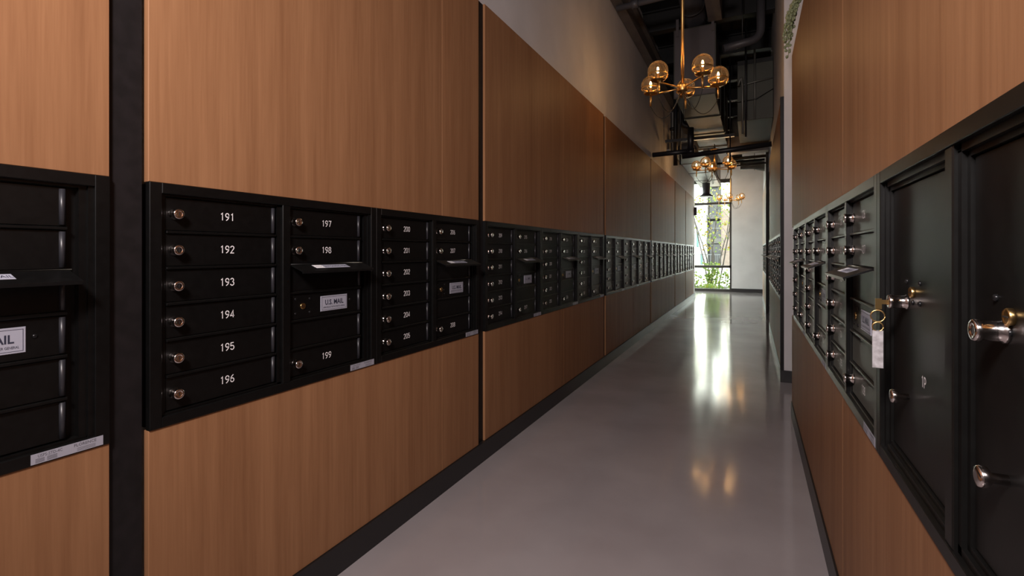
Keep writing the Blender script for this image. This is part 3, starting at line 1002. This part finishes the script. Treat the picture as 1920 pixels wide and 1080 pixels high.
fe = thing('street_railing', 'dark vertical bar railing before the pale building', 'railing', (-3.0, 36, -0.06))
MB().box((-1.5, -0.02, 0.98), (1.2, 0.02, 1.04), 'rail').build('top_rail', fe)
MB().box((-1.5, -0.02, 0.08), (1.2, 0.02, 0.13), 'rail').build('bottom_rail', fe)
for k in range(23):
    MB().box((-1.5 + k * 0.12, -0.012, 0.0), (-1.475 + k * 0.12, 0.012, 1.0), 'rail').build('baluster', fe)


def leaf(mb, p, s, mt, rnd):
    a, b = rnd.uniform(0, 2 * PI), rnd.uniform(-0.9, 0.9)
    tf = Matrix.Translation(p) @ Matrix.Rotation(a, 4, 'Z') @ Matrix.Rotation(b, 4, 'X') @ Matrix.Rotation(rnd.uniform(0, 2 * PI), 4, 'Y')
    V = [(0, 0, 0), (0.45 * s, 0.06 * s, 0.35 * s), (0.4 * s, 0.05 * s, 0.8 * s), (0, 0, 1.1 * s), (-0.4 * s, 0.05 * s, 0.8 * s), (-0.45 * s, 0.06 * s, 0.35 * s)]
    mb.add(V, [(0, 1, 2, 3), (0, 3, 4, 5)], mt, tf=tf)


R = random.Random(3)
tr = thing('tree', 'slender multi-stemmed tree with yellow green leaves outside the window', 'tree', (-1.18, 16.9, -0.03))
lv = MB()
stems = [((-0.06, 0, 0), (-0.22, 0.0, 0.9), (-0.52, 0.1, 2.2), (-0.62, 0.1, 3.2)),
         ((-0.02, 0.1, 0), (-0.12, 0.1, 0.9), (-0.40, -0.1, 1.9), (-0.60, 0, 2.6)),
         ((0.0, 0.05, 0), (0.08, 0.0, 1.0), (0.02, 0.0, 1.6), (-0.10, 0.1, 2.8)),
         ((0.04, 0.05, 0), (0.04, 0.1, 1.3), (0.16, 0.2, 2.2), (0.22, 0.1, 3.4)),
         ((0.10, 0, 0), (0.24, 0.0, 0.8), (0.46, 0.0, 1.7), (0.62, 0.1, 2.7)),
         ((0.22, 0.1, 0), (0.40, 0.1, 1.0), (0.55, 0.15, 2.0), (0.70, 0.2, 3.3))]
for st in stems:
    pts = []
    for i in range(13):
        t = i / 12 * (len(st) - 1)
        k = min(int(t), len(st) - 2)
        q = Vector(st[k]).lerp(Vector(st[k + 1]), t - k)
        pts.append(q + Vector((R.uniform(-.008, .008), 0, 0)))
    MB().tube(pts, [0.026 - 0.016 * i / 12 for i in range(13)], 'bark', 7).build('stem', tr)
    for i in range(5, 13):
        for _ in range(2):
            e = pts[i] + Vector((R.uniform(-0.28, 0.28), R.uniform(-0.25, 0.25), R.uniform(0.05, 0.3)))
            MB().tube([pts[i], pts[i].lerp(e, 0.5) + Vector((0, 0, 0.02)), e], [0.005, 0.004, 0.002], 'bark', 5).build('twig', tr)
            for _ in range(3 if pts[i].z < 2.0 else 6):
                leaf(lv, e + Vector((R.gauss(0, 0.09), R.gauss(0, 0.09), R.gauss(-0.02, 0.09))), R.uniform(0.05, 0.085), R.choice(['leaf_yellow', 'leaf_lime', 'leaf_lime', 'leaf_green']), R)
fo = lv.build('foliage', tr)
fo['kind'] = 'stuff'
for i, (x, y, hgt, wd, nl, lab) in enumerate(((-1.10, 16.2, 0.80, 0.24, 260, 'leafy green shrub at the foot of the slender tree'),
                                              (-0.74, 16.5, 0.55, 0.15, 70, 'green shrub at the right corner of the window'),
                                              (-1.62, 16.9, 0.52, 0.22, 60, 'low green shrub at the left edge of the window'),
                                              (-1.25, 15.55, 0.16, 0.40, 130, 'low ground cover plant along the window sill'))):
    sh = thing('shrub', lab, 'shrub', (x, y, -0.03), 0, 'shrubs outside the window')
    lb = MB()
    for k in range(nl):
        a = R.uniform(0, 2 * PI); q = math.sqrt(R.random()) * wd
        leaf(lb, (q * math.cos(a), q * math.sin(a) * 0.7, R.uniform(0.05, hgt)), R.uniform(0.05, 0.09), R.choice(['leaf_green', 'leaf_green', 'leaf_lime']), R)
    lo = lb.build('foliage', sh)
    lo['kind'] = 'stuff'
    for k in range(4):
        a = k * 1.6
        MB().tube([(0.02 * math.cos(a), 0.02 * math.sin(a), 0), (wd * 0.5 * math.cos(a), wd * 0.4 * math.sin(a), hgt * 0.8)], 0.007, 'bark', 6).build('stem', sh)

# ------------------------------------------------------------------ trailing plant on top of the near right wall
tpn = thing('trailing_plant', 'green trailing succulent draped over the top corner of the near right wall', 'plant', (0.42, 3.52, ZW))
MB().lathe([(0.07, 0), (0.095, 0.14), (0.10, 0.15), (0.09, 0.15), (0.085, 0.13), (0.02, 0.12)], 'pot', 20).build('pot', tpn)
base = Vector((0.42, 3.52, ZW + 0.15))
ends = [((0.206, 3.84, 2.475), 0.36), ((0.222, 3.84, 2.44), 0.40), ((0.196, 3.82, 2.53), 0.34), ((0.236, 3.86, 2.55), 0.42), ((0.215, 3.80, 2.60), 0.30), ((0.25, 3.88, 2.64), 0.44)]
for (e, hh) in ends:
    e = Vector(e)
    top = Vector((e.x + 0.035, e.y - 0.03, base.z + hh * 0.55))
    pts = []
    for i in range(25):
        t = i / 24
        q = base * (1 - t) ** 2 + 2 * t * (1 - t) * (top + Vector((0, 0, 0.25))) + e * t * t
        pts.append(q - Vector((0.42, 3.52, ZW)))
    sm = MB().tube(pts, 0.0022, 'bead', 5)
    for i in range(6, 24):
        for k in range(4):
            a = R.uniform(0, 2 * PI)
            q = pts[i].lerp(pts[i + 1], R.random()) + Vector((math.cos(a), math.sin(a), R.uniform(-.4, .4))) * 0.008
            sm.sphere(q, R.uniform(0.0065, 0.0095), 'bead', 6, 4, 1.3)
    sm.build('strand', tpn)
